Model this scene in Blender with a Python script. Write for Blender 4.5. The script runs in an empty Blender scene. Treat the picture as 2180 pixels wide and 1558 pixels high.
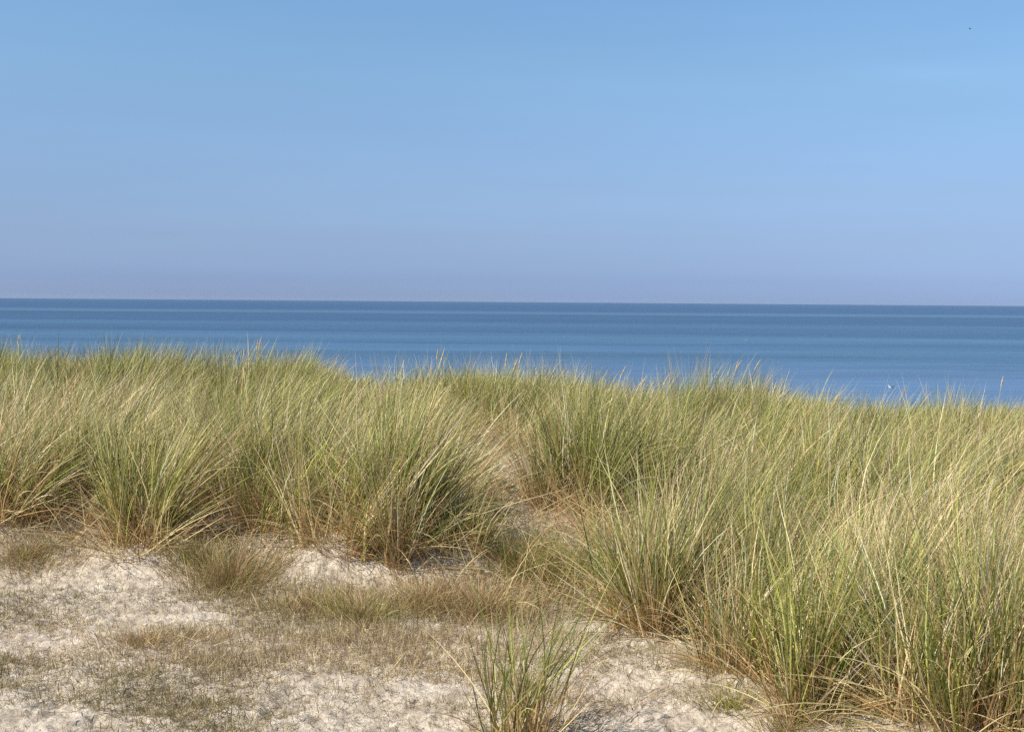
import bpy, math
import numpy as np
R = math.radians
sc = bpy.context.scene
col = sc.collection

# ------------------------------------------------------------------ camera
EYE = 1.6
F_PX = 2600.0                       # focal length in pixels of a 2180 px wide frame
PITCH, ROLL = R(3.005), R(0.447)
cd = bpy.data.cameras.new('camera')
cam = bpy.data.objects.new('camera', cd); col.objects.link(cam)
cd.sensor_width = 36.0; cd.lens = 36.0 * F_PX / 2180.0
cd.clip_start = 0.05; cd.clip_end = 60000.0
from mathutils import Matrix, Vector
CM = Matrix.Rotation(R(90) - PITCH, 3, 'X') @ Matrix.Rotation(ROLL, 3, 'Z')
cam.matrix_world = Matrix.Translation((0, 0, EYE)) @ CM.to_4x4()
sc.camera = cam

# ------------------------------------------------------------------ sky and sun
SUN_AZ, SUN_EL = 240.0, 47.0        # clockwise from +Y: high sun to the left and a little behind
w = bpy.data.worlds.new('World'); sc.world = w; w.use_nodes = True
nt = w.node_tree; bg = nt.nodes['Background']; bg.inputs[1].default_value = 0.084
sky = nt.nodes.new('ShaderNodeTexSky'); sky.sky_type = 'NISHITA'; sky.sun_disc = False
sky.sun_elevation = R(SUN_EL); sky.sun_rotation = R(SUN_AZ)
tc = nt.nodes.new('ShaderNodeTexCoord'); sp = nt.nodes.new('ShaderNodeSeparateXYZ')
nt.links.new(tc.outputs['Generated'], sp.inputs[0])
mr = nt.nodes.new('ShaderNodeMapRange'); mr.inputs['From Max'].default_value = 0.4
nt.links.new(sp.outputs['Z'], mr.inputs['Value'])
cr = nt.nodes.new('ShaderNodeValToRGB'); nt.links.new(mr.outputs[0], cr.inputs[0])
SKYT = [(0, .90, 1.27, 2.50), (.0436, .69, .98, 2.0), (.0872, .66, .89, 1.66), (.131, .68, .86, 1.46),
        (.218, .765, .93, 1.35), (.305, .85, 1.03, 1.37), (.434, .98, 1.21, 1.43), (.605, 1.03, 1.335, 1.56),
        (.855, 1.0, 1.27, 1.42), (1.0, 1.0, 1.15, 1.3)]
el = cr.color_ramp.elements
while len(el) < len(SKYT): el.new(0.5)
for e, (p, r, g, b) in zip(el, SKYT):
    e.position = p
for e, (p, r, g, b) in zip(cr.color_ramp.elements, SKYT):
    e.position = p; e.color = (r / 2.5, g / 2.5, b / 2.5, 1)
vm = nt.nodes.new('ShaderNodeVectorMath'); vm.operation = 'SCALE'; vm.inputs['Scale'].default_value = 2.5
nt.links.new(cr.outputs[0], vm.inputs[0])
vm2 = nt.nodes.new('ShaderNodeVectorMath'); vm2.operation = 'MULTIPLY'
nt.links.new(sky.outputs[0], vm2.inputs[0]); nt.links.new(vm.outputs[0], vm2.inputs[1])
# a faint veil of high cirrus
mp = nt.nodes.new('ShaderNodeMapping'); mp.inputs['Scale'].default_value = (1.6, 1.6, 16)
mp.inputs['Rotation'].default_value = (0, R(4), 0)
nt.links.new(tc.outputs['Generated'], mp.inputs[0])
nz = nt.nodes.new('ShaderNodeTexNoise'); nz.inputs['Scale'].default_value = 1.4; nz.inputs['Detail'].default_value = 5
nt.links.new(mp.outputs[0], nz.inputs['Vector'])
mr2 = nt.nodes.new('ShaderNodeMapRange'); mr2.inputs['From Min'].default_value = .35; mr2.inputs['From Max'].default_value = .75
mr2.inputs['To Min'].default_value = .975; mr2.inputs['To Max'].default_value = 1.035
nt.links.new(nz.outputs['Fac'], mr2.inputs['Value'])
vm3 = nt.nodes.new('ShaderNodeVectorMath'); vm3.operation = 'SCALE'
nt.links.new(vm2.outputs[0], vm3.inputs[0]); nt.links.new(mr2.outputs[0], vm3.inputs['Scale'])
wd = CM @ Vector(((1930 - 1090) / F_PX, -(150 - 779) / F_PX, -1.0)); wd.normalize()
def wm(op, a, b):
    x = nt.nodes.new('ShaderNodeMath'); x.operation = op
    for i, v_ in enumerate((a, b)):
        if isinstance(v_, (int, float)): x.inputs[i].default_value = v_
        else: nt.links.new(v_, x.inputs[i])
    return x.outputs[0]
ux = wm('DIVIDE', wm('SUBTRACT', sp.outputs['X'], wd.x), .055)
slope = wm('MULTIPLY', wm('SUBTRACT', sp.outputs['X'], wd.x), -.10)
uz = wm('DIVIDE', wm('SUBTRACT', wm('SUBTRACT', sp.outputs['Z'], wd.z), slope), .0065)
r2 = wm('ADD', wm('MULTIPLY', ux, ux), wm('MULTIPLY', uz, uz))
wisp = wm('MULTIPLY', wm('MULTIPLY', wm('POWER', 2.718, wm('MULTIPLY', r2, -1.0)), nz.outputs['Fac']), .10)
vm4 = nt.nodes.new('ShaderNodeVectorMath'); vm4.operation = 'SCALE'
nt.links.new(vm3.outputs[0], vm4.inputs[0]); nt.links.new(wm('ADD', wisp, 1.0), vm4.inputs['Scale'])
nt.links.new(vm4.outputs[0], bg.inputs[0])

sd = bpy.data.lights.new('sun', 'SUN'); sd.energy = 5.0; sd.angle = R(0.5); sd.color = (1.0, 0.94, 0.85)
sun = bpy.data.objects.new('sun', sd); col.objects.link(sun)
sdir = Vector((math.sin(R(SUN_AZ)) * math.cos(R(SUN_EL)), math.cos(R(SUN_AZ)) * math.cos(R(SUN_EL)), math.sin(R(SUN_EL))))
sun.rotation_euler = sdir.to_track_quat('Z', 'Y').to_euler()
vs = sc.view_settings; vs.view_transform = 'Standard'; vs.look = 'None'; vs.exposure = 0.25; vs.gamma = 1.0
sc.render.engine = 'CYCLES'
sc.cycles.use_denoising = False
sc.cycles.volume_bounces = 0; sc.cycles.max_bounces = 6; sc.cycles.transparent_max_bounces = 4; sc.cycles.diffuse_bounces = 3

# ------------------------------------------------------------------ helpers
def tag(o, label=None, cat=None, group=None, kind=None):
    if label: o['label'] = label
    if cat: o['category'] = cat
    if group: o['group'] = group
    if kind: o['kind'] = kind
    return o

def empty(name, loc, label, cat, group=None):
    o = bpy.data.objects.new(name, None); col.objects.link(o)
    o.empty_display_size = 0.1; o.location = loc
    return tag(o, label, cat, group)

def mesh_obj(name, verts, faces, mat, parent=None, cols=None, loc=None, smooth=False):
    """verts (N,3) float, faces (M,4) or (M,3) int"""
    me = bpy.data.meshes.new(name)
    verts = np.asarray(verts, np.float32); faces = np.asarray(faces, np.int32)
    k = faces.shape[1]
    me.vertices.add(len(verts)); me.vertices.foreach_set('co', verts.ravel())
    me.loops.add(faces.size); me.loops.foreach_set('vertex_index', faces.ravel())
    me.polygons.add(len(faces)); me.polygons.foreach_set('loop_start', np.arange(0, faces.size, k, dtype=np.int32))
    if smooth: me.polygons.foreach_set('use_smooth', np.ones(len(faces), bool))
    me.update(calc_edges=True)
    if cols is not None:
        a = me.color_attributes.new('tint', 'FLOAT_COLOR', 'POINT')
        c4 = np.ones((len(verts), 4), np.float32); c4[:, :3] = cols
        a.data.foreach_set('color', c4.ravel())
    me.materials.append(mat)
    o = bpy.data.objects.new(name, me); col.objects.link(o)
    if parent is not None: o.parent = parent
    if loc is not None: o.location = loc
    return o

def hash2(ix, iy, seed):
    h = (ix * 374761393 + iy * 668265263 + seed * 2147483647) & 0xffffffff
    h = ((h ^ (h >> 13)) * 1274126177) & 0xffffffff
    return ((h ^ (h >> 16)) & 0xffff) / 65535.0

def vnoise(x, y, seed=0):
    x = np.asarray(x, float); y = np.asarray(y, float)
    ix = np.floor(x).astype(np.int64); iy = np.floor(y).astype(np.int64)
    fx = x - ix; fy = y - iy; fx = fx * fx * (3 - 2 * fx); fy = fy * fy * (3 - 2 * fy)
    a = hash2(ix, iy, seed); b = hash2(ix + 1, iy, seed); c = hash2(ix, iy + 1, seed); d = hash2(ix + 1, iy + 1, seed)
    return (a * (1 - fx) + b * fx) * (1 - fy) + (c * (1 - fx) + d * fx) * fy

def fbm(x, y, seed=0, oct=4, gain=.5):
    s = 0; a = 1; t = 0
    for i in range(oct):
        s = s + a * vnoise(x * 2 ** i, y * 2 ** i, seed + i * 17); t += a; a *= gain
    return s / t

def sstep(a, b, x):
    t = np.clip((x - a) / (b - a), 0, 1); return t * t * (3 - 2 * t)

# ------------------------------------------------------------------ terrain
SEA_Z = EYE - 6.0
HUM = []                            # hummocks of sand caught by the tussocks: x, y, height, radius
def base_h(x, y):
    x = np.asarray(x, float); y = np.asarray(y, float)
    t = sstep(6.5, 14.5, y)
    xl = np.clip(x, -9, 9)
    z = t * (0.19 - 0.037 * xl + 0.002 * np.maximum(xl, 0))
    left = 1 - sstep(-0.6, 1.6, x)                       # low scarp where the sand meets the grass on the left
    edge = 7.0 + 0.5 * (fbm(x * .9 + 3, x * 0 + 1.5, 5) - .5) + np.where(x > -1.2, 0.0, 0.0)
    z = z + 0.16 * left * sstep(edge - .25, edge + .35, y)
    z = z + 0.16 * (fbm(x * .35 + 10, y * .35, 11, 3) - .5) * (1 - sstep(20, 30, y))
    z = z + 0.05 * (fbm(x * 1.3, y * 1.3 + 7, 21, 3) - .5)
    fall = sstep(15.8, 40.0, y)                          # seaward slope of the dune down to the beach
    z = z * (1 - fall) + (SEA_Z + 0.6) * fall
    z = z - 0.9 * sstep(40, 52, y) - 4.0 * sstep(52, 300, y)
    back = sstep(3.0, -30.0, y)
    return z + 1.2 * back

def height(x, y):
    z = base_h(x, y)
    for (hx, hy, hh, hr) in HUM:
        z = z + hh * np.exp(-((x - hx) ** 2 + (y - hy) ** 2) / (hr * hr))
    return z

def micro(x, y):
    """crusted, trampled sand relief near the viewer"""
    n = fbm(x * 7, y * 7, 31, 3) - .5
    f = fbm(x * 2.2 + 5, y * 2.6, 41, 2)
    c = fbm(x * 19, y * 24, 51, 3)
    return 0.045 * n - 0.035 * np.abs(f - .5) + 0.045 * (np.abs(c - .5) * 2) ** .7 * -1

def ground_z(x, y):
    k = 1 - sstep(9.5, 12.5, y)
    return height(x, y) + micro(x, y) * k

CMn = np.array(CM)
def at(px, py):
    """point of the terrain seen at photo pixel (px, py)"""
    d = CMn @ np.array([(px - 1090) / F_PX, -(py - 779) / F_PX, -1.0])
    t = 2.5
    while t < 60:
        p = np.array([0, 0, EYE]) + d * t
        if p[2] < float(height(p[0], p[1])): break
        t += 0.02
    return float(p[0]), float(p[1])

def ray_at(px, py, dist):
    d = CMn @ np.array([(px - 1090) / F_PX, -(py - 779) / F_PX, -1.0])
    p = np.array([0, 0, EYE]) + d * (dist / d[1])
    return p

# ------------------------------------------------------------------ materials
def new_mat(name):
    m = bpy.data.materials.new(name); m.use_nodes = True
    n = m.node_tree; n.nodes.clear()
    out = n.nodes.new('ShaderNodeOutputMaterial')
    return m, n, out

def grass_mat(name, trans=0.2, rough=0.45):
    m, n, out = new_mat(name)
    at_ = n.nodes.new('ShaderNodeAttribute'); at_.attribute_name = 'tint'
    t = n.nodes.new('ShaderNodeTexCoord')
    no = n.nodes.new('ShaderNodeTexNoise'); no.inputs['Scale'].default_value = 35; no.inputs['Detail'].default_value = 2
    n.links.new(t.outputs['Object'], no.inputs['Vector'])
    r = n.nodes.new('ShaderNodeMapRange'); r.inputs['To Min'].default_value = .72; r.inputs['To Max'].default_value = 1.28
    n.links.new(no.outputs['Fac'], r.inputs['Value'])
    v = n.nodes.new('ShaderNodeVectorMath'); v.operation = 'SCALE'
    n.links.new(at_.outputs['Color'], v.inputs[0]); n.links.new(r.outputs[0], v.inputs['Scale'])
    p = n.nodes.new('ShaderNodeBsdfPrincipled'); p.inputs['Roughness'].default_value = rough
    p.inputs['Specular IOR Level'].default_value = 0.22
    n.links.new(v.outputs[0], p.inputs['Base Color'])
    tr = n.nodes.new('ShaderNodeBsdfTranslucent'); n.links.new(v.outputs[0], tr.inputs['Color'])
    mx = n.nodes.new('ShaderNodeMixShader'); mx.inputs[0].default_value = trans
    n.links.new(p.outputs[0], mx.inputs[1]); n.links.new(tr.outputs[0], mx.inputs[2])
    n.links.new(mx.outputs[0], out.inputs['Surface'])
    return m

M_GRASS = grass_mat('marram_blade')
M_DRY = grass_mat('dry_blade', .2, .6)
M_SEED = grass_mat('seed_spike', .15, .8)

def sand_mat():
    m, n, out = new_mat('sand')
    t = n.nodes.new('ShaderNodeTexCoord')
    def noise(scale, detail=5, rough=.6, vec=None):
        x = n.nodes.new('ShaderNodeTexNoise'); x.inputs['Scale'].default_value = scale
        x.inputs['Detail'].default_value = detail; x.inputs['Roughness'].default_value = rough
        n.links.new(vec or t.outputs['Object'], x.inputs['Vector']); return x.outputs['Fac']
    def ramp(fac, stops):
        c = n.nodes.new('ShaderNodeValToRGB'); n.links.new(fac, c.inputs[0])
        while len(c.color_ramp.elements) < len(stops): c.color_ramp.elements.new(.5)
        for e, (p, cc) in zip(c.color_ramp.elements, stops): e.position = p
        for e, (p, cc) in zip(c.color_ramp.elements, stops): e.position = p; e.color = (*cc, 1)
        return c.outputs[0]
    def mix(a, b, f, mode='MIX'):
        x = n.nodes.new('ShaderNodeMix'); x.data_type = 'RGBA'; x.blend_type = mode
        n.links.new(a, x.inputs[6]); n.links.new(b, x.inputs[7])
        if isinstance(f, float): x.inputs[0].default_value = f
        else: n.links.new(f, x.inputs[0])
        return x.outputs[2]
    c1 = ramp(noise(1.3), [(.3, (.54, .44, .325)), (.5, (.69, .59, .46)), (.7, (.78, .69, .565))])
    c2 = ramp(noise(38, 6, .7), [(.36, (.30, .235, .165)), (.46, (.56, .47, .36)), (.56, (.76, .67, .55))])
    c = mix(c1, c2, .55)
    h1 = ramp(noise(5.5, 6, .7), [(.46, (0, 0, 0)), (.62, (.55, .55, .55))])
    hum = n.nodes.new('ShaderNodeRGB'); hum.outputs[0].default_value = (.30, .23, .15, 1)
    c = mix(c, hum.outputs[0], h1)
    # crumbs of humus and litter worked into the surface
    d = ramp(noise(85, 4, .65), [(.33, (.9, .9, .9)), (.40, (0, 0, 0))])
    dk = n.nodes.new('ShaderNodeRGB'); dk.outputs[0].default_value = (.13, .095, .06, 1)
    c = mix(c, dk.outputs[0], d)
    p = n.nodes.new('ShaderNodeBsdfPrincipled'); p.inputs['Roughness'].default_value = .95
    p.inputs['Specular IOR Level'].default_value = .15
    n.links.new(c, p.inputs['Base Color'])
    b = n.nodes.new('ShaderNodeBump'); b.inputs['Strength'].default_value = .8; b.inputs['Distance'].default_value = .03
    n.links.new(noise(26, 8, .7), b.inputs['Height'])
    b2 = n.nodes.new('ShaderNodeBump'); b2.inputs['Strength'].default_value = .6; b2.inputs['Distance'].default_value = .004
    n.links.new(noise(240, 3, .6), b2.inputs['Height']); n.links.new(b.outputs[0], b2.inputs['Normal'])
    n.links.new(b2.outputs[0], p.inputs['Normal'])
    n.links.new(p.outputs[0], out.inputs['Surface'])
    return m
M_SAND = sand_mat()

def water_mat():
    m, n, out = new_mat('sea_water')
    t = n.nodes.new('ShaderNodeNewGeometry')
    s = n.nodes.new('ShaderNodeSeparateXYZ'); n.links.new(t.outputs['Position'], s.inputs[0])
    def noise(scale3, sc_=1.0, detail=4, rough=.55):
        mp = n.nodes.new('ShaderNodeMapping'); mp.inputs['Scale'].default_value = scale3
        n.links.new(t.outputs['Position'], mp.inputs[0])
        x = n.nodes.new('ShaderNodeTexNoise'); x.inputs['Scale'].default_value = sc_
        x.inputs['Detail'].default_value = detail; x.inputs['Roughness'].default_value = rough
        n.links.new(mp.outputs[0], x.inputs['Vector']); return x.outputs['Fac']
    def math_(op, a, b=None):
        x = n.nodes.new('ShaderNodeMath'); x.operation = op
        for i, v in enumerate((a, b)):
            if v is None: continue
            if isinstance(v, (int, float)): x.inputs[i].default_value = v
            else: n.links.new(v, x.inputs[i])
        return x.outputs[0]
    # depth bands parallel to the shore: sandbars paler, deep water darker. log10 of the distance from land
    lg = math_('LOGARITHM', math_('ABSOLUTE', s.outputs['Y']), 10.0)
    wob = math_('MULTIPLY', math_('SUBTRACT', noise((.0016, .006, .01), 1, 4, .6), .5), .12)
    wob2 = math_('MULTIPLY', math_('SUBTRACT', noise((.012, .05, .01), 1, 3, .5), .5), .05)
    lg = math_('ADD', lg, math_('ADD', wob, wob2))
    fac = n.nodes.new('ShaderNodeMapRange'); fac.inputs['From Min'].default_value = 1.6; fac.inputs['From Max'].default_value = 4.0
    n.links.new(lg, fac.inputs['Value'])
    c = n.nodes.new('ShaderNodeValToRGB'); n.links.new(fac.outputs[0], c.inputs[0])
    def P(dy): return (math.log10(6.0 * F_PX / dy) - 1.6) / 2.4     # dy: how far below the horizon line
    deep = (.022, .062, .135); mid = (.034, .088, .165); bar = (.062, .142, .235); shal = (.085, .16, .275)
    stops = [(P(230), shal), (P(150), (.078, .15, .26)), (P(112), (.048, .115, .195)), (P(100), bar), (P(90), mid), (P(82), (.045, .108, .185)), (P(74), bar),
             (P(66), (.025, .070, .138)), (P(56), mid), (P(48), (.045, .108, .185)), (P(43), deep), (P(33), (.026, .072, .14)), (P(28), (.020, .058, .13)),
             (P(24.5), (.07, .135, .21)), (P(21), (.042, .10, .175)), (P(18.5), (.022, .062, .14)), (P(10), (.022, .062, .14)), (P(3), (.028, .072, .15))]
    stops.sort()
    while len(c.color_ramp.elements) < len(stops): c.color_ramp.elements.new(.5)
    for e, (p_, cc) in zip(c.color_ramp.elements, stops): e.position = p_
    for e, (p_, cc) in zip(c.color_ramp.elements, stops): e.position = p_; e.color = (*cc, 1)
    # fine wind streaks
    st = n.nodes.new('ShaderNodeMapRange'); st.inputs['From Min'].default_value = .3; st.inputs['From Max'].default_value = .7
    st.inputs['To Min'].default_value = .42; st.inputs['To Max'].default_value = 1.50
    n.links.new(math_('ADD', math_('MULTIPLY', noise((.06, .8, .1), 1, 8, .75), .5), math_('MULTIPLY', noise((.006, .04, .1), 1, 8, .75), .5)), st.inputs['Value'])
    v = n.nodes.new('ShaderNodeVectorMath'); v.operation = 'SCALE'
    n.links.new(c.outputs[0], v.inputs[0]); n.links.new(st.outputs[0], v.inputs['Scale'])
    p = n.nodes.new('ShaderNodeBsdfPrincipled'); n.links.new(v.outputs[0], p.inputs['Base Color'])
    p.inputs['Roughness'].default_value = .30; p.inputs['IOR'].default_value = 1.33
    p.inputs['Specular IOR Level'].default_value = .32
    b = n.nodes.new('ShaderNodeBump'); b.inputs['Strength'].default_value = .8; b.inputs['Distance'].default_value = .30
    n.links.new(noise((.35, 1.3, 1), 1, 5, .6), b.inputs['Height'])
    n.links.new(b.outputs[0], p.inputs['Normal'])
    n.links.new(p.outputs[0], out.inputs['Surface'])
    return m
M_SEA = water_mat()

def plain_mat(name, c, rough=.7, var=.2, scale=20):
    m, n, out = new_mat(name)
    t = n.nodes.new('ShaderNodeTexCoord'); no = n.nodes.new('ShaderNodeTexNoise'); no.inputs['Scale'].default_value = scale
    n.links.new(t.outputs['Object'], no.inputs['Vector'])
    r = n.nodes.new('ShaderNodeMapRange'); r.inputs['To Min'].default_value = 1 - var; r.inputs['To Max'].default_value = 1 + var
    n.links.new(no.outputs['Fac'], r.inputs['Value'])
    v = n.nodes.new('ShaderNodeVectorMath'); v.operation = 'SCALE'; v.inputs[0].default_value = c
    n.links.new(r.outputs[0], v.inputs['Scale'])
    p = n.nodes.new('ShaderNodeBsdfPrincipled'); p.inputs['Roughness'].default_value = rough
    n.links.new(v.outputs[0], p.inputs['Base Color']); n.links.new(p.outputs[0], out.inputs['Surface'])
    return m

# ------------------------------------------------------------------ tussock plan
# px, py of the base in the photograph; height m; base radius; blades; lean to the right; spread; dryness; label
T = [
 # --- front right
 (1130, 1600, .80, .10,  105, .44, .48, .14, 'sparse dark green marram tuft alone on the sand, bottom edge'),
 (2060, 1560, 1.05, .17, 620, .10, .34, .35, 'tall marram tussock with a thick sheaf of tan stems in the bottom right corner'),
 (1722, 1512, .98, .12, 400, .12, .30, .30, 'upright marram tussock with orange-brown stem bases standing right of the bare sand'),
 (1925, 1535, .88, .09, 230, .04, .26, .55, 'narrow tussock of straight straw-yellow stems between two green tussocks at the bottom'),
 (1575, 1440, .80, .13, 380, .22, .50, .40, 'low arching tussock over bare sand, green blades sprawling at its foot'),
 (1400, 1365, .95, .13, 560, .20, .36, .30, 'big tussock at the right edge of the sandy gap, blades splayed over it'),
 (1452, 1370, .82, .13, 460, .15, .36, .62, 'tussock with orange-brown dry stems showing low in its middle'),
 (2190, 1520, .95, .14, 420, .12, .40, .40, 'marram tussock cut off by the right edge near the bottom'),
 (1650, 1335, .92, .15, 480, .15, .38, .30, 'green tussock directly behind the one with orange-brown stem bases'),
 (1860, 1390, .72, .16, 420, .16, .55, .62, 'drooping straw-coloured tussock filling the gap between the front right tussocks'),
 (2010, 1380, .92, .15, 460, .12, .36, .28, 'dark green tussock rising behind the tall corner tussock'),
 (1500, 1250, .95, .17, 640, .20, .40, .10, 'dark-hearted green tussock behind the tussock with dry orange stems'),
 # --- middle
 (1225, 1110, .92, .21, 950, .10, .42, .14, 'dark green tussock with brown foot on the right of the sandy gap'),
 (1330, 1110, .95, .18, 640, .12, .38, .12, 'upright green tussock right of the dark one by the sandy gap'),
 (1450, 1085, .92, .18, 560, .20, .42, .35, 'tussock with dark shaded heart and pale bent stems across its face'),
 (850, 1190, .98, .14, 800, .17, .32, .15, 'large green tussock in the centre left, leaning right over the sandy gap'),
 (735, 1180, .92, .16, 600, .18, .38, .42, 'straw-streaked tussock on the sandy bank left of the large leaning one'),
 (650, 1130, .90, .15, 460, .16, .42, .40, 'tussock at the head of the small bare sand patch'),
 (985, 1195, .42, .11, 420, .16, .80, .10, 'low drooping green tussock with a dark shadow under it, right of the large leaning one'),
 (300, 1185, .98, .14, 560, .20, .42, .25, 'green fan-shaped tussock standing at the top of the white sand on the left'),
 (105, 1115, .88, .13, 420, .16, .46, .35, 'tussock with a bare orange-brown foot near the left edge'),
 (490, 1110, .92, .15, 480, .18, .40, .35, 'green tussock behind the olive brown cushion of fine grass'),
 (405, 1110, .85, .14, 380, .26, .50, .60, 'straw-coloured tussock with bent stems right of the green fan-shaped one'),
 (-20, 1140, .80, .14, 340, .18, .50, .50, 'dry tussock half cut off by the left edge'),
 (580, 1115, .86, .14, 400, .15, .42, .50, 'pale tussock left of the small bare sand patch'),
 (200, 1095, .85, .15, 420, .16, .45, .45, 'mixed green and straw tussock between the two leftmost green ones'),
]
# crest tussocks: px of the crown, distance m, top pixel row
CREST = [
 (70, 14.5, 738, .20, .15, 'crest tussock at the far left, bright green against the sea'),
 (240, 13.4, 735, .10, .0, 'dark green domed tussock on the crest at the left with a brown shaded foot'),
 (320, 14.2, 742, .14, .15, 'crest tussock adjoining the dark domed one on its right'),
 (400, 15.2, 748, .12, .15, 'small crest tussock left of the first dip showing the sea'),
 (550, 14.6, 742, .16, .10, 'green crest tussock carrying a pale seed spike right of the first dip'),
 (640, 14.8, 745, .20, .35, 'feathery straw-tipped crest tussock right of the spiked green one'),
 (945, 13.8, 775, .12, .20, 'crest tussock with two pale seed spikes left of the middle'),
 (1105, 13.2, 778, .20, .15, 'olive tussock at the middle of the crest with leaning seed spikes'),
 (1240, 13.6, 790, .22, .35, 'yellowish tussock on the crest just right of the middle'),
 (1340, 12.6, 808, .26, .30, 'crest tussock bristling with several slanted straw seed spikes'),
 (1560, 13.6, 782, .22, .08, 'tallest green tussock on the right half of the crest'),
 (1500, 13.2, 812, .20, .10, 'dark green crest tussock on the left flank of the tallest right-hand one'),
 (1690, 13.0, 800, .18, .35, 'rounded pale green crest tussock left of the second dip'),
 (1890, 13.4, 846, .20, .15, 'grey-green crest tussock below the floating seabird'),
 (2110, 13.0, 838, .18, .25, 'feathery yellow-green crest tussock at the far right'),
]
plan = []
for (px, py, H, r, nb, lean, spread, dry, lab) in T:
    x, y = at(px, min(py, 1700) - (26 if py < 1300 else 8 if py < 1500 else -14 if py < 1580 else 0))
    plan.append([x, y, H * (.95 if py > 1300 else 1.0), r, nb, lean, spread, dry, lab, 0])
for (px, D, top, lean, dry, lab) in CREST:
    p = ray_at(px, top, D)
    gz = float(base_h(p[0], p[1]))
    H = float(np.clip(p[2] - gz, .55, 1.25))
    plan.append([float(p[0]) - .12, float(p[1]), H * 1.20, .36, 1000, lean, .34, dry, lab, 1])
for q in plan[:26]:
    HUM.append((q[0], q[1], .045 + .02 * (q[3] > .14), .30))

# ------------------------------------------------------------------ ground sheet
def axis(spans):
    out = []
    for a, b, st in spans:
        out.append(np.arange(a, b, st))
    return np.concatenate(out)
xs_ = axis([(0, 3.6, .016), (3.6, 9, .12), (9, 40, 1.5), (40, 400, 40)])
xs_ = np.concatenate([xs_, [400, 1200, 5000, 22000]]); xs_ = np.concatenate([-xs_[:0:-1], xs_])
ys_ = axis([(-60, 2, 2.0), (2, 4, .1), (4, 8.4, .016), (8.4, 9.2, .04), (9.2, 20, .12), (20, 60, 1.0), (60, 400, 20)])
ys_ = np.concatenate([ys_, [400, 1200, 5000, 22000]])
X, Y = np.meshgrid(xs_, ys_)
Z = ground_z(X, Y)
def grid_faces(nx, ny):
    i = np.arange(nx - 1)[None, :] + nx * np.arange(ny - 1)[:, None]
    i = i.ravel(); return np.stack([i, i + 1, i + 1 + nx, i + nx], 1)
g = mesh_obj('ground', np.stack([X.ravel(), Y.ravel(), Z.ravel()], 1), grid_faces(len(xs_), len(ys_)), M_SAND, smooth=True)
tag(g, 'pale dry dune sand, crusted and trampled, running down to the beach', 'sand', kind='structure')

# ------------------------------------------------------------------ sea
xs2 = np.array([-26000, -5000, -1000, -200, 0, 200, 1000, 5000, 26000.]); ys2 = np.array([38, 60, 100, 200, 500, 1500, 5000, 26000.])
X2, Y2 = np.meshgrid(xs2, ys2)
s_ = mesh_obj('sea', np.stack([X2.ravel(), Y2.ravel(), np.full(X2.size, SEA_Z)], 1), grid_faces(len(xs2), len(ys2)), M_SEA)
tag(s_, 'calm blue sea with paler bands over the sandbars, reaching to the horizon', 'sea', kind='structure')

# ------------------------------------------------------------------ grass blades
TAN = np.array([.54, .33, .15]); BROWN = np.array([.30, .175, .085]); STRAW = np.array([.78, .65, .33]); PALE = np.array([.84, .75, .52])
GREEN = np.array([.150, .205, .036]); OLIVE = np.array([.285, .295, .056]); LIME = np.array([.53, .53, .135]); DEEP = np.array([.065, .095, .030])

def blades(rng, P0, az, th0, L, bend, wind, wid, n=5, kind_col=None, tipdry=None, footcol=None, foot=.22, power=1.5, curl=None):
    """curved ribbons; returns verts, faces, colours"""
    N = len(az); s = np.linspace(0, 1, n + 1)
    th = th0[:, None] + bend[:, None] * s[None, :] ** power
    d = np.stack([np.sin(th) * np.cos(az)[:, None], np.sin(th) * np.sin(az)[:, None], np.cos(th)], 2)
    d[:, :, 0] += wind[:, 0:1] * s[None, :] ** .8; d[:, :, 1] += wind[:, 1:2] * s[None, :] ** .8
    if curl is not None:
        d[:, :, 0] += curl[:, 0:1] * np.sin(s * 7 + curl[:, 1:2] * 9)[:, :]
    d /= np.linalg.norm(d, axis=2, keepdims=True)
    pts = np.zeros((N, n + 1, 3)); pts[:, 0] = P0
    pts[:, 1:] = P0[:, None] + np.cumsum((d[:, :-1] + d[:, 1:]) * .5, 1) * (L / n)[:, None, None]
    up = np.tile(np.array([0, 0, 1.]), (N, 1)); psi = rng.uniform(0, 2 * np.pi, N)
    ref = np.stack([np.cos(psi), np.sin(psi), np.zeros(N)], 1)
    wv = np.cross(d, ref[:, None, :]); wv /= np.linalg.norm(wv, axis=2, keepdims=True) + 1e-9
    prof = (1 - s ** 2.2) * .92 + .08
    off = wv * (wid[:, None, None] * .5) * prof[None, :, None]
    V = np.stack([pts - off, pts + off], 2).reshape(-1, 3)
    base = (np.arange(N) * (n + 1) * 2)[:, None] + (np.arange(n) * 2)[None, :]
    base = base.ravel(); Fc = np.stack([base, base + 1, base + 3, base + 2], 1)
    f = sstep(0, 1, np.clip(s / foot, 0, 1))[None, :, None]
    C = footcol[:, None] * (1 - f) + kind_col[:, None] * f
    td = (tipdry[:, None] * sstep(.55, 1, s)[None, :])[:, :, None]
    C = C * (1 - td) + STRAW * td
    C = np.repeat(C[:, :, None, :], 2, 2).reshape(-1, 3)
    return V, Fc, C

def pick_cols(rng, N, dry, green_bias=0.0):
    u = rng.random(N); pal = np.zeros((N, 3))
    k = rng.random(N)
    gr = np.where(k[:, None] < .34 + green_bias, GREEN, np.where(k[:, None] < .74, OLIVE, np.where(k[:, None] < .92, LIME, DEEP)))
    dr = np.where(k[:, None] < .5, STRAW, np.where(k[:, None] < .75, PALE, TAN))
    pal = np.where((u < dry)[:, None], dr, gr)
    pal = pal * rng.uniform(.55, 1.35, (N, 1)) * rng.uniform(.94, 1.06, (N, 3))
    return pal

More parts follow.
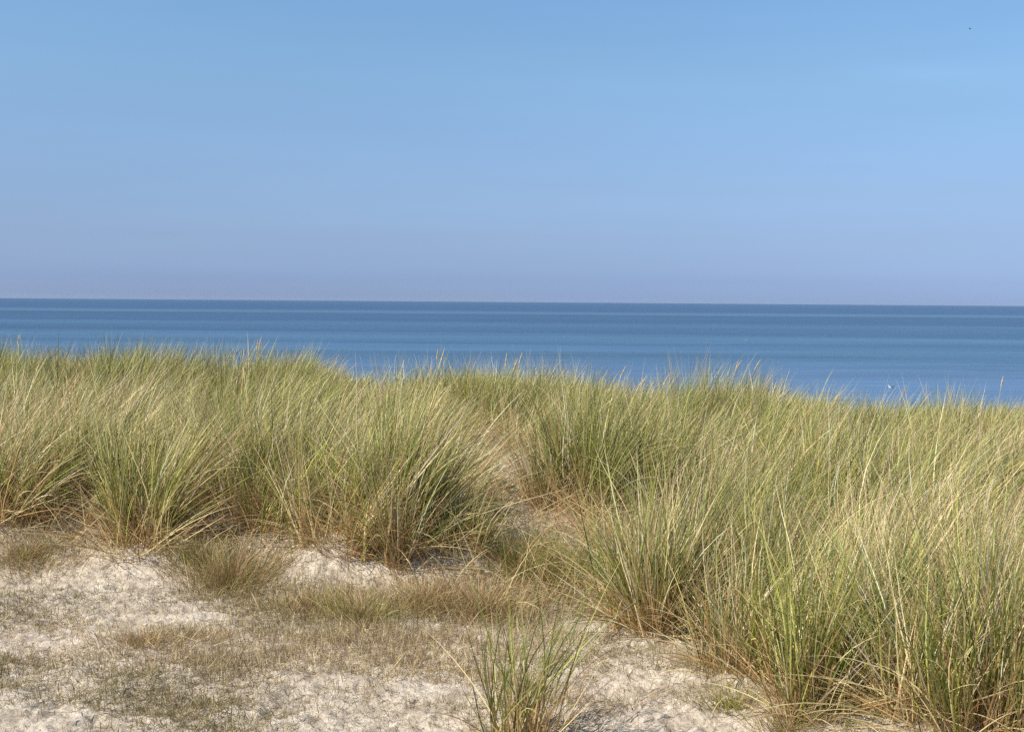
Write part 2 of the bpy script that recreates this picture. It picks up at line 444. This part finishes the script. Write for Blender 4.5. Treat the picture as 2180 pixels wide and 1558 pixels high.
def tussock_geo(rng, x, y, H, r, nb, lean, spread, dry, wscale=1.0, br=1.0, n=6, local=True, thatch=True, split_dry=False):
    """returns list of (part name, V, F, C) for a tussock rooted at x, y (local coordinates)"""
    out = []
    z00 = float(ground_z(x, y))
    def roots(N, rr, pw=.6):
        a = rng.uniform(0, 2 * np.pi, N); q = rr * rng.random(N) ** pw
        dx = q * np.cos(a); dy = q * np.sin(a)
        return a, q / rr, np.stack([dx, dy, ground_z(x + dx, y + dy) - z00 - .015], 1)
    N = nb
    # the blades rise in sheaves, each sheaf with its own lean, height and colour
    K = max(4, int(round(3 + (r / .05) ** 1.3)))
    ka = rng.uniform(0, 2 * np.pi, K); kq = rng.random(K) ** .55
    r = r * 1.45; K = K + 2; ka = rng.uniform(0, 2 * np.pi, K); kq = rng.random(K) ** .55; spread = spread * .85
    kx = r * kq * np.cos(ka); ky = r * kq * np.sin(ka)
    kth = spread * (.15 + .95 * kq) * rng.uniform(.35, 1.25, K); kaz = ka + rng.normal(0, .45, K)
    kH = rng.uniform(.74, 1.12, K) * (1 - .10 * kq); klean = lean * rng.uniform(.4, 2.2, K); kdry = np.clip(dry + rng.normal(0, .22, K), .02, .98)
    kbr = rng.uniform(.72, 1.22, K) * br
    k = rng.integers(0, K, N)
    dx = kx[k] + rng.normal(0, .022 + r * .10, N); dy = ky[k] + rng.normal(0, .022 + r * .10, N)
    P0 = np.stack([dx, dy, ground_z(x + dx, y + dy) - z00 - .015], 1)
    # direction = sheaf lean + own scatter
    wild = rng.random(N) < .16
    hx = np.tan(np.clip(kth[k], 0, 1.2)) * np.cos(kaz[k]) + rng.normal(0, .15, N) + wild * rng.normal(0, .55, N); hy = np.tan(np.clip(kth[k], 0, 1.2)) * np.sin(kaz[k]) + rng.normal(0, .13, N)
    az = np.arctan2(hy, hx); th0 = np.arctan(np.hypot(hx, hy))
    L = H * kH[k] * rng.uniform(.38, 1.18, N) ** .8
    bend = spread * rng.uniform(.0, 1.2, N) + (rng.random(N) < .12) * rng.uniform(.4, 1.4, N)
    wind = np.stack([klean[k] * rng.uniform(.5, 1.9, N), klean[k] * rng.normal(.1, .35, N)], 1)
    wid = rng.uniform(.0030, .0066, N) * wscale
    g = pick_cols(rng, N, .11 + kdry[k] * .75) * kbr[k][:, None]
    ft = np.where((rng.random(N) < .75)[:, None], TAN, BROWN) * rng.uniform(.6, 1.2, (N, 1))
    gm = rng.random(N) < .25
    ft = np.where(gm[:, None], g * .9, ft)
    V, F_, C = blades(rng, P0, az, th0, L, bend, wind, wid, n, g, rng.random(N) ** 2 * .9, ft, foot=.50,
                      curl=np.stack([rng.normal(0, .07, N), rng.random(N)], 1))
    out.append(('leaf_blades', V, F_, C))
    if thatch:
        N = int(nb * (.34 + .34 * dry))
        a, q, P0 = roots(N, r * 1.05, .6)
        az = a + rng.normal(0, .9, N)
        th0 = rng.uniform(.15, 1.25, N); L = H * rng.uniform(.22, .75, N)
        bend = rng.uniform(-.1, 1.1, N)
        wind = np.stack([rng.normal(.05, .1, N), rng.normal(0, .1, N)], 1)
        wid = rng.uniform(.0028, .0056, N) * wscale
        cc = np.where((rng.random(N) < .5)[:, None], STRAW, np.where((rng.random(N) < .6)[:, None], TAN, BROWN)) * rng.uniform(.65, 1.15, (N, 1))
        V, F_, C = blades(rng, P0, az, th0, L, bend, wind, wid, n, cc, np.zeros(N), cc * .8, power=1.2)
        # keep the litter above the sand
        gz = ground_z(x + V[:, 0], y + V[:, 1]) - z00
        V[:, 2] = np.maximum(V[:, 2], gz + .004)
        out.append(('dead_thatch', V, F_, C))
    return z00, out

def seed_head_geo(rng, h, leanx, leany, spike=.15, rad=.0065):
    """flowering stalk with a dense pale spike at its end"""
    n = 7; pts = []; rads = []; cols = []
    m = 9
    S = np.concatenate([np.linspace(0, 1, n), 1 + np.linspace(0.0, 1, m)[1:]])
    for t in S:
        if t <= 1: L_ = t * (h - spike); rr = .0016; c = STRAW * .9
        else:
            k = t - 1; L_ = (h - spike) + k * spike
            rr = rad * (math.sin(math.pi * min(1, (k * .86 + .12))) ** .6) * (1 - .55 * k) + .0008
            c = np.array([.60, .47, .27]) * (1.0 + .12 * math.sin(k * 31))
        q = L_ / h
        pts.append((leanx * h * q * q, leany * h * q * q, L_ * (1 - .12 * (leanx ** 2) * q)))
        rads.append(rr); cols.append(c)
    K = 7; V = []; C = []
    for i, (p, rr, c) in enumerate(zip(pts, rads, cols)):
        for j in range(K):
            a = 2 * math.pi * j / K
            jit = 1 + (.22 * math.sin(i * 5.1 + j * 2.7) if S[i] > 1 else 0)
            V.append((p[0] + rr * jit * math.cos(a), p[1] + rr * jit * math.sin(a), p[2])); C.append(np.clip(c * rng.uniform(.85, 1.15), 0, 1))
    F_ = []
    for i in range(len(pts) - 1):
        for j in range(K):
            F_.append((i * K + j, i * K + (j + 1) % K, (i + 1) * K + (j + 1) % K, (i + 1) * K + j))
    return np.array(V), np.array(F_), np.array(C)

rng = np.random.default_rng(7)
SEEDS = {   # index in plan -> list of (dx, dy, extra height over the crown, lean)
}
roots_ = []
for i, (x, y, H, r, nb, lean, spread, dry, lab, crest) in enumerate(plan):
    z00, parts = tussock_geo(rng, x, y, H, r, int(nb * 1.25), lean, spread, dry, wscale=1.12 if crest else 1.0, br=.84 if 'dark' in lab else 1.0, n=5 if crest else 7)
    t = empty('marram_tussock', (x, y, z00), lab, 'grass tussock', 'marram grass tussocks on the dune')
    roots_.append(t)
    for (nm, V, F_, C) in parts:
        mesh_obj({'leaf_blades': 'foliage', 'dead_thatch': 'thatch'}[nm], V, F_, M_GRASS if nm == 'leaf_blades' else M_DRY, t, C)

# seed heads seen standing out: photo pixel of the spike's tip, lean, and the tussock that carries it
def carry(px, py, D, leanx, size=.15):
    tip = ray_at(px, py, D)
    best = min(range(len(plan)), key=lambda k: (plan[k][0] + .12 - tip[0]) ** 2 + (plan[k][1] - tip[1]) ** 2)
    q = plan[best]; t = roots_[best]
    bx, by = q[0], q[1]
    # root within reach of the tussock so that the stalk ends at the tip
    h = tip[2] - t.location.z
    rx = tip[0] - leanx * h
    rx = min(max(rx, bx - .35), bx + .35)
    ry = min(max(tip[1], by - .3), by + .3)
    gz = float(ground_z(rx, ry))
    h = (tip[2] - gz) / (1 - .12 * leanx ** 2)
    lx = (tip[0] - rx) / h; ly = (tip[1] - ry) / h
    V, F_, C = seed_head_geo(rng, h, lx, ly, size * rng.uniform(.8, 1.2), .0078)
    mesh_obj('seed_head', V, F_, M_SEED, t, C, loc=(rx - bx, ry - by, gz - t.location.z), smooth=True)
EXTRA = [(float(u), float(np.interp(u, [0, 550, 780, 1100, 1460, 1600, 1790, 2180], [760, 765, 805, 795, 835, 810, 865, 860]) + rng.uniform(-18, 60)), float(rng.uniform(12.2, 13.8)), float(rng.uniform(.05, .35)))
         for u in rng.uniform(20, 2170, 26)]
for a in [(557, 716, 14.6, .12), (549, 722, 14.6, .05), (932, 742, 13.8, .04), (947, 740, 13.8, .15), (1112, 750, 13.2, .15), (1103, 762, 13.2, .2),
          (1079, 750, 13.2, .05), (1333, 778, 12.6, .25), (1378, 797, 12.6, .3), (1370, 806, 12.4, .3), (1425, 796, 12.8, .3), (1394, 822, 12.3, .15),
          (1252, 815, 12.6, .0), (1572, 768, 13.6, .15), (1686, 828, 11.8, .18), (1476, 853, 11.6, .35), (1984, 833, 13.0, .35), (725, 750, 14.2, .2),
          (1345, 905, 10.5, .3), (1052, 948, 9.4, .3), (444, 918, 9.5, .15), (2048, 940, 10.0, .4), (1824, 900, 10.5, -.15), (40, 712, 14.5, .05),
          (1580, 765, 13.6, .3), (1620, 764, 13.6, .3), (2136, 800, 13.0, .1)] + EXTRA:
    carry(*a)

# ------------------------------------------------------------------ mass of marram behind and between the tussocks
def gap(x, y):
    """the sandy gap in the middle, 1 inside"""
    cx = .14 + (y - 7.9) * -.07
    return np.exp(-((x - cx) / (.31 + .045 * (y - 7))) ** 4) * sstep(6.0, 7.0, y) * (1 - sstep(10.6, 11.6, y))
def front_edge(x):
    xs = np.array([-9, -3.2, -2.2, -1.2, -.4, .3, .9, 1.2, 1.6, 2.4, 9.])
    ys = np.array([7.6, 7.5, 7.4, 7.45, 7.5, 10.3, 7.9, 6.9, 6.3, 5.9, 5.7])
    return np.interp(x, xs, ys)
mass = []
NC = 0
tot = 0
yy = 5.2
cl = []
while yy < 19.0:
    half = yy * .46 + 1.2
    dens_step = .36 + .012 * (yy - 5)
    for xx in np.arange(-half, half, dens_step):
        x = xx + rng.uniform(-.5, .5) * dens_step; y = yy + rng.uniform(-.5, .5) * dens_step
        if y < front_edge(x) + rng.uniform(0, .25): continue
        if rng.random() < gap(x, y) * 1.15: continue
        cl.append((x, y))
    yy += dens_step * .85
def crown_z(x, y):
    """height the crest rises to, measured from the photograph's skyline"""
    px = 1090 + F_PX * x / y
    sky_px = np.interp(px, [0, 60, 150, 240, 330, 380, 440, 500, 550, 640, 720, 780, 850, 950, 1100, 1200, 1300, 1400, 1460, 1520, 1600, 1640, 1700, 1745, 1790, 1880, 2000, 2080, 2180],
                           [745, 735, 738, 738, 745, 750, 768, 758, 740, 748, 765, 788, 786, 772, 772, 782, 796, 812, 818, 800, 785, 812, 806, 830, 850, 846, 852, 845, 840])
    hor = 634 + 17 * px / 2180.
    return EYE - y * (sky_px - hor) / F_PX
for (x, y) in cl:
    dist = y
    lod = 1.0 if y < 8 else .8 if y < 11 else .7
    green = fbm(x * .45 + 31, y * .45, 77, 3)
    dry = float(np.clip((.50 - (green - .5) * 3.2), .04, .88)) * (0.35 if y > 12.3 else 1.0)
    if x < -3.0 and y < 12: dry = min(.95, dry + .25)
    H = rng.uniform(.66, 1.0)
    gz = float(ground_z(x, y))
    mx = float(crown_z(x, y)) - gz - .02 + rng.normal(-.02, .07)
    if y > 10: H = min(H, mx * 1.10 - (.10 if y > 11.5 else 0))
    if 11.2 < y < 13.0: H *= rng.uniform(.62, .95)
    if y > 16 : H = min(H, .85)
    if H < .3: continue
    if y < 12.5 and vnoise(x * 1.1 + 4, y * 1.1, 201) < (.34 if y < 9.5 else .24): continue
    nb = int(rng.uniform(130, 210) * lod * 1.1)
    z00, parts = tussock_geo(rng, x, y, H, .16 + .05 * rng.random(), nb, rng.uniform(.15, .62) * (.6 if y > 12.5 else 1), rng.uniform(.34, .6), dry,
                             wscale=1.0 + .015 * max(0, y - 5), n=6 if y < 9 else 5 if y < 12 else 4)
    for (nm, V, F_, C) in parts:
        mass.append((V + np.array([x, y, z00]), F_, C))
def merge(lst):
    o = 0; VV = []; FF = []; CC = []
    for V, F_, C in lst:
        VV.append(V); FF.append(F_ + o); CC.append(C); o += len(V)
    return np.concatenate(VV), np.concatenate(FF), np.concatenate(CC)
V, F_, C = merge(mass)
print('mass tussocks', len(cl), 'quads', len(F_))
o = mesh_obj('marram_grass', V, F_, M_GRASS, None, C)
tag(o, 'dense windblown green and straw marram grass covering the dune up to its crest', 'grass', kind='stuff')

# ------------------------------------------------------------------ fallen dead blades between and in front of the tussocks
N = 60000
y = rng.uniform(4.6, 12.5, N); x = rng.uniform(-1, 1, N) * (y * .46 + .9)
fe = np.interp(x, [-9, -3.2, -1.2, -.4, .3, .9, 1.2, 1.6, 2.4, 9.], [7.9, 7.8, 7.75, 7.3, 6.9, 6.7, 6.0, 5.6, 5.4, 5.4])
k = np.clip((y - fe + .75) / .5, 0, 1)
keep = rng.random(N) < k * np.where(y > 9, .6, 1) * (1 - .5 * gap(x, y))
x = x[keep]; y = y[keep]; N = len(x)
P0 = np.stack([x, y, ground_z(x, y) - .003], 1)
cc = np.where((rng.random(N) < .42)[:, None], STRAW, np.where((rng.random(N) < .6)[:, None], TAN, BROWN)) * rng.uniform(.6, 1.15, (N, 1))
V, F_, C = blades(rng, P0, rng.uniform(0, 2 * np.pi, N), rng.uniform(.3, 1.5, N), rng.uniform(.10, .60, N), rng.uniform(-.2, 1.0, N),
                  rng.normal(.06, .12, (N, 2)), rng.uniform(.0025, .005, N), 5, cc, np.zeros(N), cc * .85)
V[:, 2] = np.maximum(V[:, 2], ground_z(V[:, 0], V[:, 1]) + .003)
o = mesh_obj('dead_grass', V, F_, M_DRY, None, C)
tag(o, 'tangle of fallen straw and brown dead blades lying between the tussocks', 'dead grass', kind='stuff')

# ------------------------------------------------------------------ low tufts of fine brown grass
TUFTS = [
 (490, 1235, .20, .27, 1100, .80, 'olive brown cushion of fine grass in front of the green fan-shaped tussock'),
 (425, 1200, .16, .18, 420, .45, 'small olive tuft directly behind the olive brown cushion of fine grass'),
 (1030, 1300, .19, .30, 1100, .92, 'dry golden-brown tuft of fine grass in the middle foreground'),
 (905, 1285, .17, .26, 800, .95, 'brown tuft of fine grass left of the golden-brown one'),
 (775, 1315, .17, .20, 600, .6, 'small greenish tuft on the sand below the straw-streaked tussock'),
 (1200, 1235, .26, .26, 900, .40, 'soft grey-green tuft at the lower end of the sandy gap'),
 (1110, 1205, .22, .20, 700, .4, 'greyish fine-grass tuft beside the low drooping tussock'),
 (310, 1365, .08, .26, 700, .97, 'flat orange-brown mat of dead grass on the sand at the left'),
 (60, 1190, .12, .34, 900, .75, 'low brown mat of grass above the white sand near the left edge'),
 (660, 1290, .11, .28, 800, .85, 'low brown mat of grass on the slope below the small bare sand patch'),
 (1560, 1500, .14, .12, 160, .3, 'small tuft of green blades at the edge of the bare sand'),
 (1680, 1548, .13, .14, 240, .7, 'short straw tuft on the bare sand left of the tall corner tussock'),
 (1800, 1500, .16, .16, 260, .3, 'short green tuft in the shade between the front right tussocks'),
]
for (px, py, H, r, nb, dry, lab) in TUFTS:
    x, y = at(px, py); z00 = float(ground_z(x, y))
    N = int(nb * 1.5); a = rng.uniform(0, 2 * np.pi, N); q = r * np.minimum(np.abs(rng.normal(0, .52, N)), 1.15)
    dx = q * np.cos(a) * 1.25; dy = q * np.sin(a)
    P0 = np.stack([dx, dy, ground_z(x + dx, y + dy) - z00 - .006], 1)
    cc = np.where((rng.random(N) < dry)[:, None], np.where((rng.random(N) < .5)[:, None], np.array([.47, .31, .16]), np.where((rng.random(N) < .5)[:, None], np.array([.30, .195, .10]), STRAW * .8)), OLIVE * .9) * rng.uniform(.7, 1.25, (N, 1))
    V, F_, C = blades(rng, P0, a + rng.normal(0, .9, N), rng.uniform(.05, .9, N), H * rng.uniform(.35, 1.5, N), rng.uniform(0, 1.2, N),
                      rng.normal(.05, .16, (N, 2)), rng.uniform(.0014, .0032, N), 4, cc, rng.random(N) * .3, cc * .8)
    gz = ground_z(x + V[:, 0], y + V[:, 1]) - z00
    V[:, 2] = np.maximum(V[:, 2], gz + .002)
    t = mesh_obj('fescue_tuft', V, F_, M_DRY, None, C, loc=(x, y, z00))
    tag(t, lab, 'grass tuft', 'low tufts of fine grass on the sand')

# ------------------------------------------------------------------ sparse ground cover and litter on the sand
BARE = [(at(*p), rx, ry) for p, rx, ry in [((100, 1235), .85, .30), ((310, 1230), .36, .34), ((400, 1310), .3, .16), ((590, 1135), .16, .2), ((100, 1530), .45, .16), ((730, 1200), .3, .14),
        ((930, 1465), .22, .10), ((1330, 1450), .38, .22), ((1440, 1530), .55, .22), ((1260, 1330), .2, .16), ((1120, 1050), .2, .6), ((1620, 1545), .4, .1), ((1100, 1130), .2, .3)]]
def bare(x, y):
    b = np.zeros_like(x)
    for (c_, rx, ry) in BARE:
        b = np.maximum(b, np.exp(-(((x - c_[0]) / rx) ** 2 + ((y - c_[1]) / ry) ** 2) ** 1.5))
    return b
SKIRT = [(at(*p), rx, ry) for p, rx, ry in [((980, 1270), .45, .30), ((790, 1275), .30, .25), ((1150, 1250), .30, .30), ((1280, 1290), .25, .30), ((60, 1180), .6, .18),
         ((640, 1240), .35, .16), ((400, 1360), .5, .16), ((800, 1360), .6, .2), ((420, 1200), .3, .3), ((1150, 1330), .3, .14), ((540, 1420), .5, .12)]]
N = 400000
y = rng.uniform(3.9, 9.2, N); x = rng.uniform(-1, 1, N) * (y * .47 + .5)
pat = fbm(x * 1.6, y * 1.6, 91, 4)
keep = rng.random(N) < np.clip((pat - .27) * 2.6, .14, 1) * (1 - .95 * bare(x, y)) * np.where(x > 1.4, .45, 1)
x = x[keep]; y = y[keep]; pat = pat[keep]; N = len(x)
hue = fbm(x * .9 + 50, y * .9, 123, 3)
sk = np.zeros(N)
for (c_, rx, ry) in SKIRT:
    sk = np.maximum(sk, np.exp(-((x - c_[0]) / rx) ** 2 - ((y - c_[1]) / ry) ** 2))
hue = hue - .22 * sk
a = rng.uniform(0, 2 * np.pi, N)
P0 = np.stack([x, y, ground_z(x, y) - .003], 1)
gr = rng.random(N) < np.clip(.5 + (hue - .5) * 3, .1, .8)
cc = np.where(gr[:, None], np.where((rng.random(N) < .5)[:, None], np.array([.29, .235, .10]), np.array([.20, .165, .075])),
              np.where((rng.random(N) < .45)[:, None], np.array([.44, .32, .19]), np.where((rng.random(N) < .5)[:, None], np.array([.30, .21, .13]), STRAW * .9))) * rng.uniform(.7, 1.25, (N, 1))
up = rng.random(N) < .55
th0 = np.where(up, rng.uniform(0, .7, N), rng.uniform(1.0, 1.6, N))
L = np.where(up, rng.uniform(.015, .065, N), rng.uniform(.02, .09, N)) * (.7 + .8 * pat) * (1 + .8 * sk)
V, F_, C = blades(rng, P0, a, th0, L, rng.uniform(-.1, .45, N), rng.normal(0, .06, (N, 2)), rng.uniform(.0010, .0030, N), 3, cc, rng.random(N) * .2, cc * .8)
V[:, 2] = np.maximum(V[:, 2], ground_z(V[:, 0], V[:, 1]) + .0015)
o = mesh_obj('ground_cover', V, F_, M_DRY, None, C)
tag(o, 'sparse stubble of short olive and brown grass over the pale sand', 'ground cover', kind='stuff')
print('cover', N)

# ------------------------------------------------------------------ grey-green leafy sprig in the sandy gap
x, y = at(1108, 1062); z00 = float(ground_z(x, y))
t = empty('leafy_plant', (x, y, z00), 'small grey-green broad-leaved plant growing in the sandy gap between the tussocks', 'plant')
N = 16; a = rng.uniform(0, 2 * np.pi, N)
P0 = np.stack([.03 * np.cos(a), .03 * np.sin(a), np.zeros(N)], 1)
cc = np.tile(np.array([.26, .27, .17]), (N, 1)); th0 = rng.uniform(.1, .9, N); Ls = rng.uniform(.14, .26, N)
V, F_, C = blades(rng, P0, a, th0, Ls, rng.uniform(0, .4, N), np.zeros((N, 2)), np.full(N, .005), 5, cc, np.zeros(N), cc)
mesh_obj('stem', V, F_, M_DRY, t, C)
VV = []; FF = []; CC = []
P = V.reshape(N, 6, 2, 3).mean(2)
for k in range(N):
    for j in range(2, 6):
        for m_ in range(3):
            c0 = P[k, j]; d = rng.normal(0, 1, 3); d[2] = abs(d[2]) * .5; d /= np.linalg.norm(d)
            e = np.cross(d, rng.normal(0, 1, 3)); e /= np.linalg.norm(e)
            ln = rng.uniform(.025, .045); wd_ = ln * .28; o_ = len(VV)
            VV += [c0, c0 + d * ln * .5 + e * wd_, c0 + d * ln, c0 + d * ln * .5 - e * wd_]
            FF.append((o_, o_ + 1, o_ + 2, o_ + 3)); CC += [np.array([.25, .31, .21]) * rng.uniform(.8, 1.3)] * 4
mesh_obj('leaves', np.array(VV), np.array(FF), M_GRASS, t, np.array(CC)).name = 'foliage'

# ------------------------------------------------------------------ small stones / droppings on the sand
import bmesh
M_STONE = plain_mat('dark_stone', (.055, .045, .045), .8, .4, 60)
def stone(px, py, r, lab):
    x, y = at(px, py)
    bm = bmesh.new(); bmesh.ops.create_icosphere(bm, subdivisions=2, radius=r)
    for v in bm.verts:
        k = 1 + .22 * math.sin(v.co.x * 170 + px) * math.cos(v.co.y * 140 + 2) + .1 * math.sin(v.co.z * 220)
        v.co = Vector((v.co.x * 1.25, v.co.y * .95, v.co.z * .7)) * k
    me = bpy.data.meshes.new('pebble'); bm.to_mesh(me); bm.free(); me.materials.append(M_STONE)
    for p_ in me.polygons: p_.use_smooth = True
    o = bpy.data.objects.new('pebble', me); col.objects.link(o); o.location = (x, y, float(ground_z(x, y)) + r * .3)
    tag(o, lab, 'pebble')
stone(151, 1391, .011, 'small dark pebble lying on the pale sand at the left')
stone(245, 1512, .010, 'dark pebble on the sand near the bottom, left of the middle')

# ------------------------------------------------------------------ seabirds
M_WHITE = plain_mat('white_plumage', (.80, .80, .80), .7, .05)
M_GREY = plain_mat('grey_plumage', (.10, .105, .125), .7, .2)
M_FAR = plain_mat('slate_plumage', (.17, .20, .28), .7, .2)
M_BEAK = plain_mat('orange_beak', (.55, .30, .06), .5, .1)
def loft(rings, mat, name, parent, K=12):
    """rings: (x, y, z, ry, rz) along the bird's length"""
    V = []; F_ = []
    for (x, y, z, ry, rz) in rings:
        for j in range(K):
            a = 2 * math.pi * j / K; V.append((x, y + ry * math.cos(a), z + rz * math.sin(a)))
    for i in range(len(rings) - 1):
        for j in range(K): F_.append((i * K + j, i * K + (j + 1) % K, (i + 1) * K + (j + 1) % K, (i + 1) * K + j))
    return mesh_obj(name, np.array(V), np.array(F_), mat, parent, smooth=True)
def floating_gull(px, py, scale, face, lab):
    hor = 634 + 17 * px / 2180.
    D = (EYE - SEA_Z) * F_PX / (py - hor)
    p = ray_at(px, py, D)
    t = empty('seabird', (float(p[0]), float(p[1]), SEA_Z), lab, 'bird')
    t.rotation_euler = (0, 0, face); t.scale = (scale,) * 3
    loft([(.20, 0, .10, .004, .004), (.16, 0, .075, .07, .06), (.05, 0, .045, .095, .075), (-.08, 0, .045, .09, .07), (-.2, 0, .08, .05, .035), (-.27, 0, .11, .01, .008),
          ], M_WHITE, 'body', t)
    loft([(.135, 0, .10, .045, .04), (.165, 0, .16, .035, .04), (.185, 0, .205, .036, .036), (.215, 0, .215, .032, .030), (.24, 0, .208, .014, .014)], M_WHITE, 'head', t)
    loft([(.235, 0, .208, .010, .010), (.26, 0, .204, .008, .008), (.285, 0, .197, .002, .002)], M_BEAK, 'beak', t)
    for s in (-1, 1):
        loft([(.09, s * .07, .10, .01, .02), (.02, s * .082, .10, .022, .05), (-.1, s * .072, .105, .024, .045), (-.22, s * .04, .125, .018, .025), (-.34, s * .012, .155, .004, .005)], M_GREY, 'wing', t)
floating_gull(1897, 826, .9, R(180), 'white seabird with dark grey wings floating on the near water at the right')
floating_gull(1588, 726, .85, R(75), 'tiny white seabird far out on the water, right of the middle')
def flying_gull(px, py, D, lab):
    p = ray_at(px, py, D)
    t = empty('seabird', tuple(float(v) for v in p), lab, 'bird'); t.rotation_euler = (0, R(-8), R(160))
    loft([(.22, 0, .01, .006, .006), (.18, 0, .01, .03, .03), (.08, 0, 0, .055, .05), (-.06, 0, 0, .05, .045), (-.18, 0, .005, .03, .015), (-.28, 0, .01, .05, .005)], M_FAR, 'body', t)
    for s in (-1, 1):
        V = []; 
        for (k, sp_, zz, xa, xb) in [(0, .03, .01, .10, -.08), (1, .2, .08, .12, -.05), (2, .36, .06, .06, -.06), (3, .52, .02, -.06, -.12)]:
            V += [(xa, s * sp_, zz), (xb, s * sp_, zz), (xb, s * sp_, zz - .008), (xa, s * sp_, zz - .008)]
        F_ = []
        for k in range(3):
            for j in range(4): F_.append((k * 4 + j, k * 4 + (j + 1) % 4, (k + 1) * 4 + (j + 1) % 4, (k + 1) * 4 + j))
        F_ += [(0, 1, 2, 3), (12, 13, 14, 15)]
        mesh_obj('wing', np.array(V), np.array(F_), M_FAR, t)
flying_gull(2065, 62, 185, 'small dark bird flying high in the upper right of the sky')

# ------------------------------------------------------------------ sea haze
m, n, out = new_mat('haze_air')
pv = n.nodes.new('ShaderNodeVolumePrincipled'); pv.inputs['Density'].default_value = 0.8e-5
pv.inputs['Color'].default_value = (.86, .92, 1.0, 1); pv.inputs['Anisotropy'].default_value = 0.2
n.links.new(pv.outputs[0], out.inputs['Volume'])
x0, x1, y0, y1, z0, z1 = -27500., 27500., -27500., 27500., -10.5, 60.
V = [(x0, y0, z0), (x1, y0, z0), (x1, y1, z0), (x0, y1, z0), (x0, y0, z1), (x1, y0, z1), (x1, y1, z1), (x0, y1, z1)]
F_ = [(0, 3, 2, 1), (4, 5, 6, 7), (0, 1, 5, 4), (1, 2, 6, 5), (2, 3, 7, 6), (3, 0, 4, 7)]
hz = mesh_obj('haze', np.array(V), np.array(F_), m)
tag(hz, 'thin summer haze over the water towards the horizon', 'haze', kind='stuff')
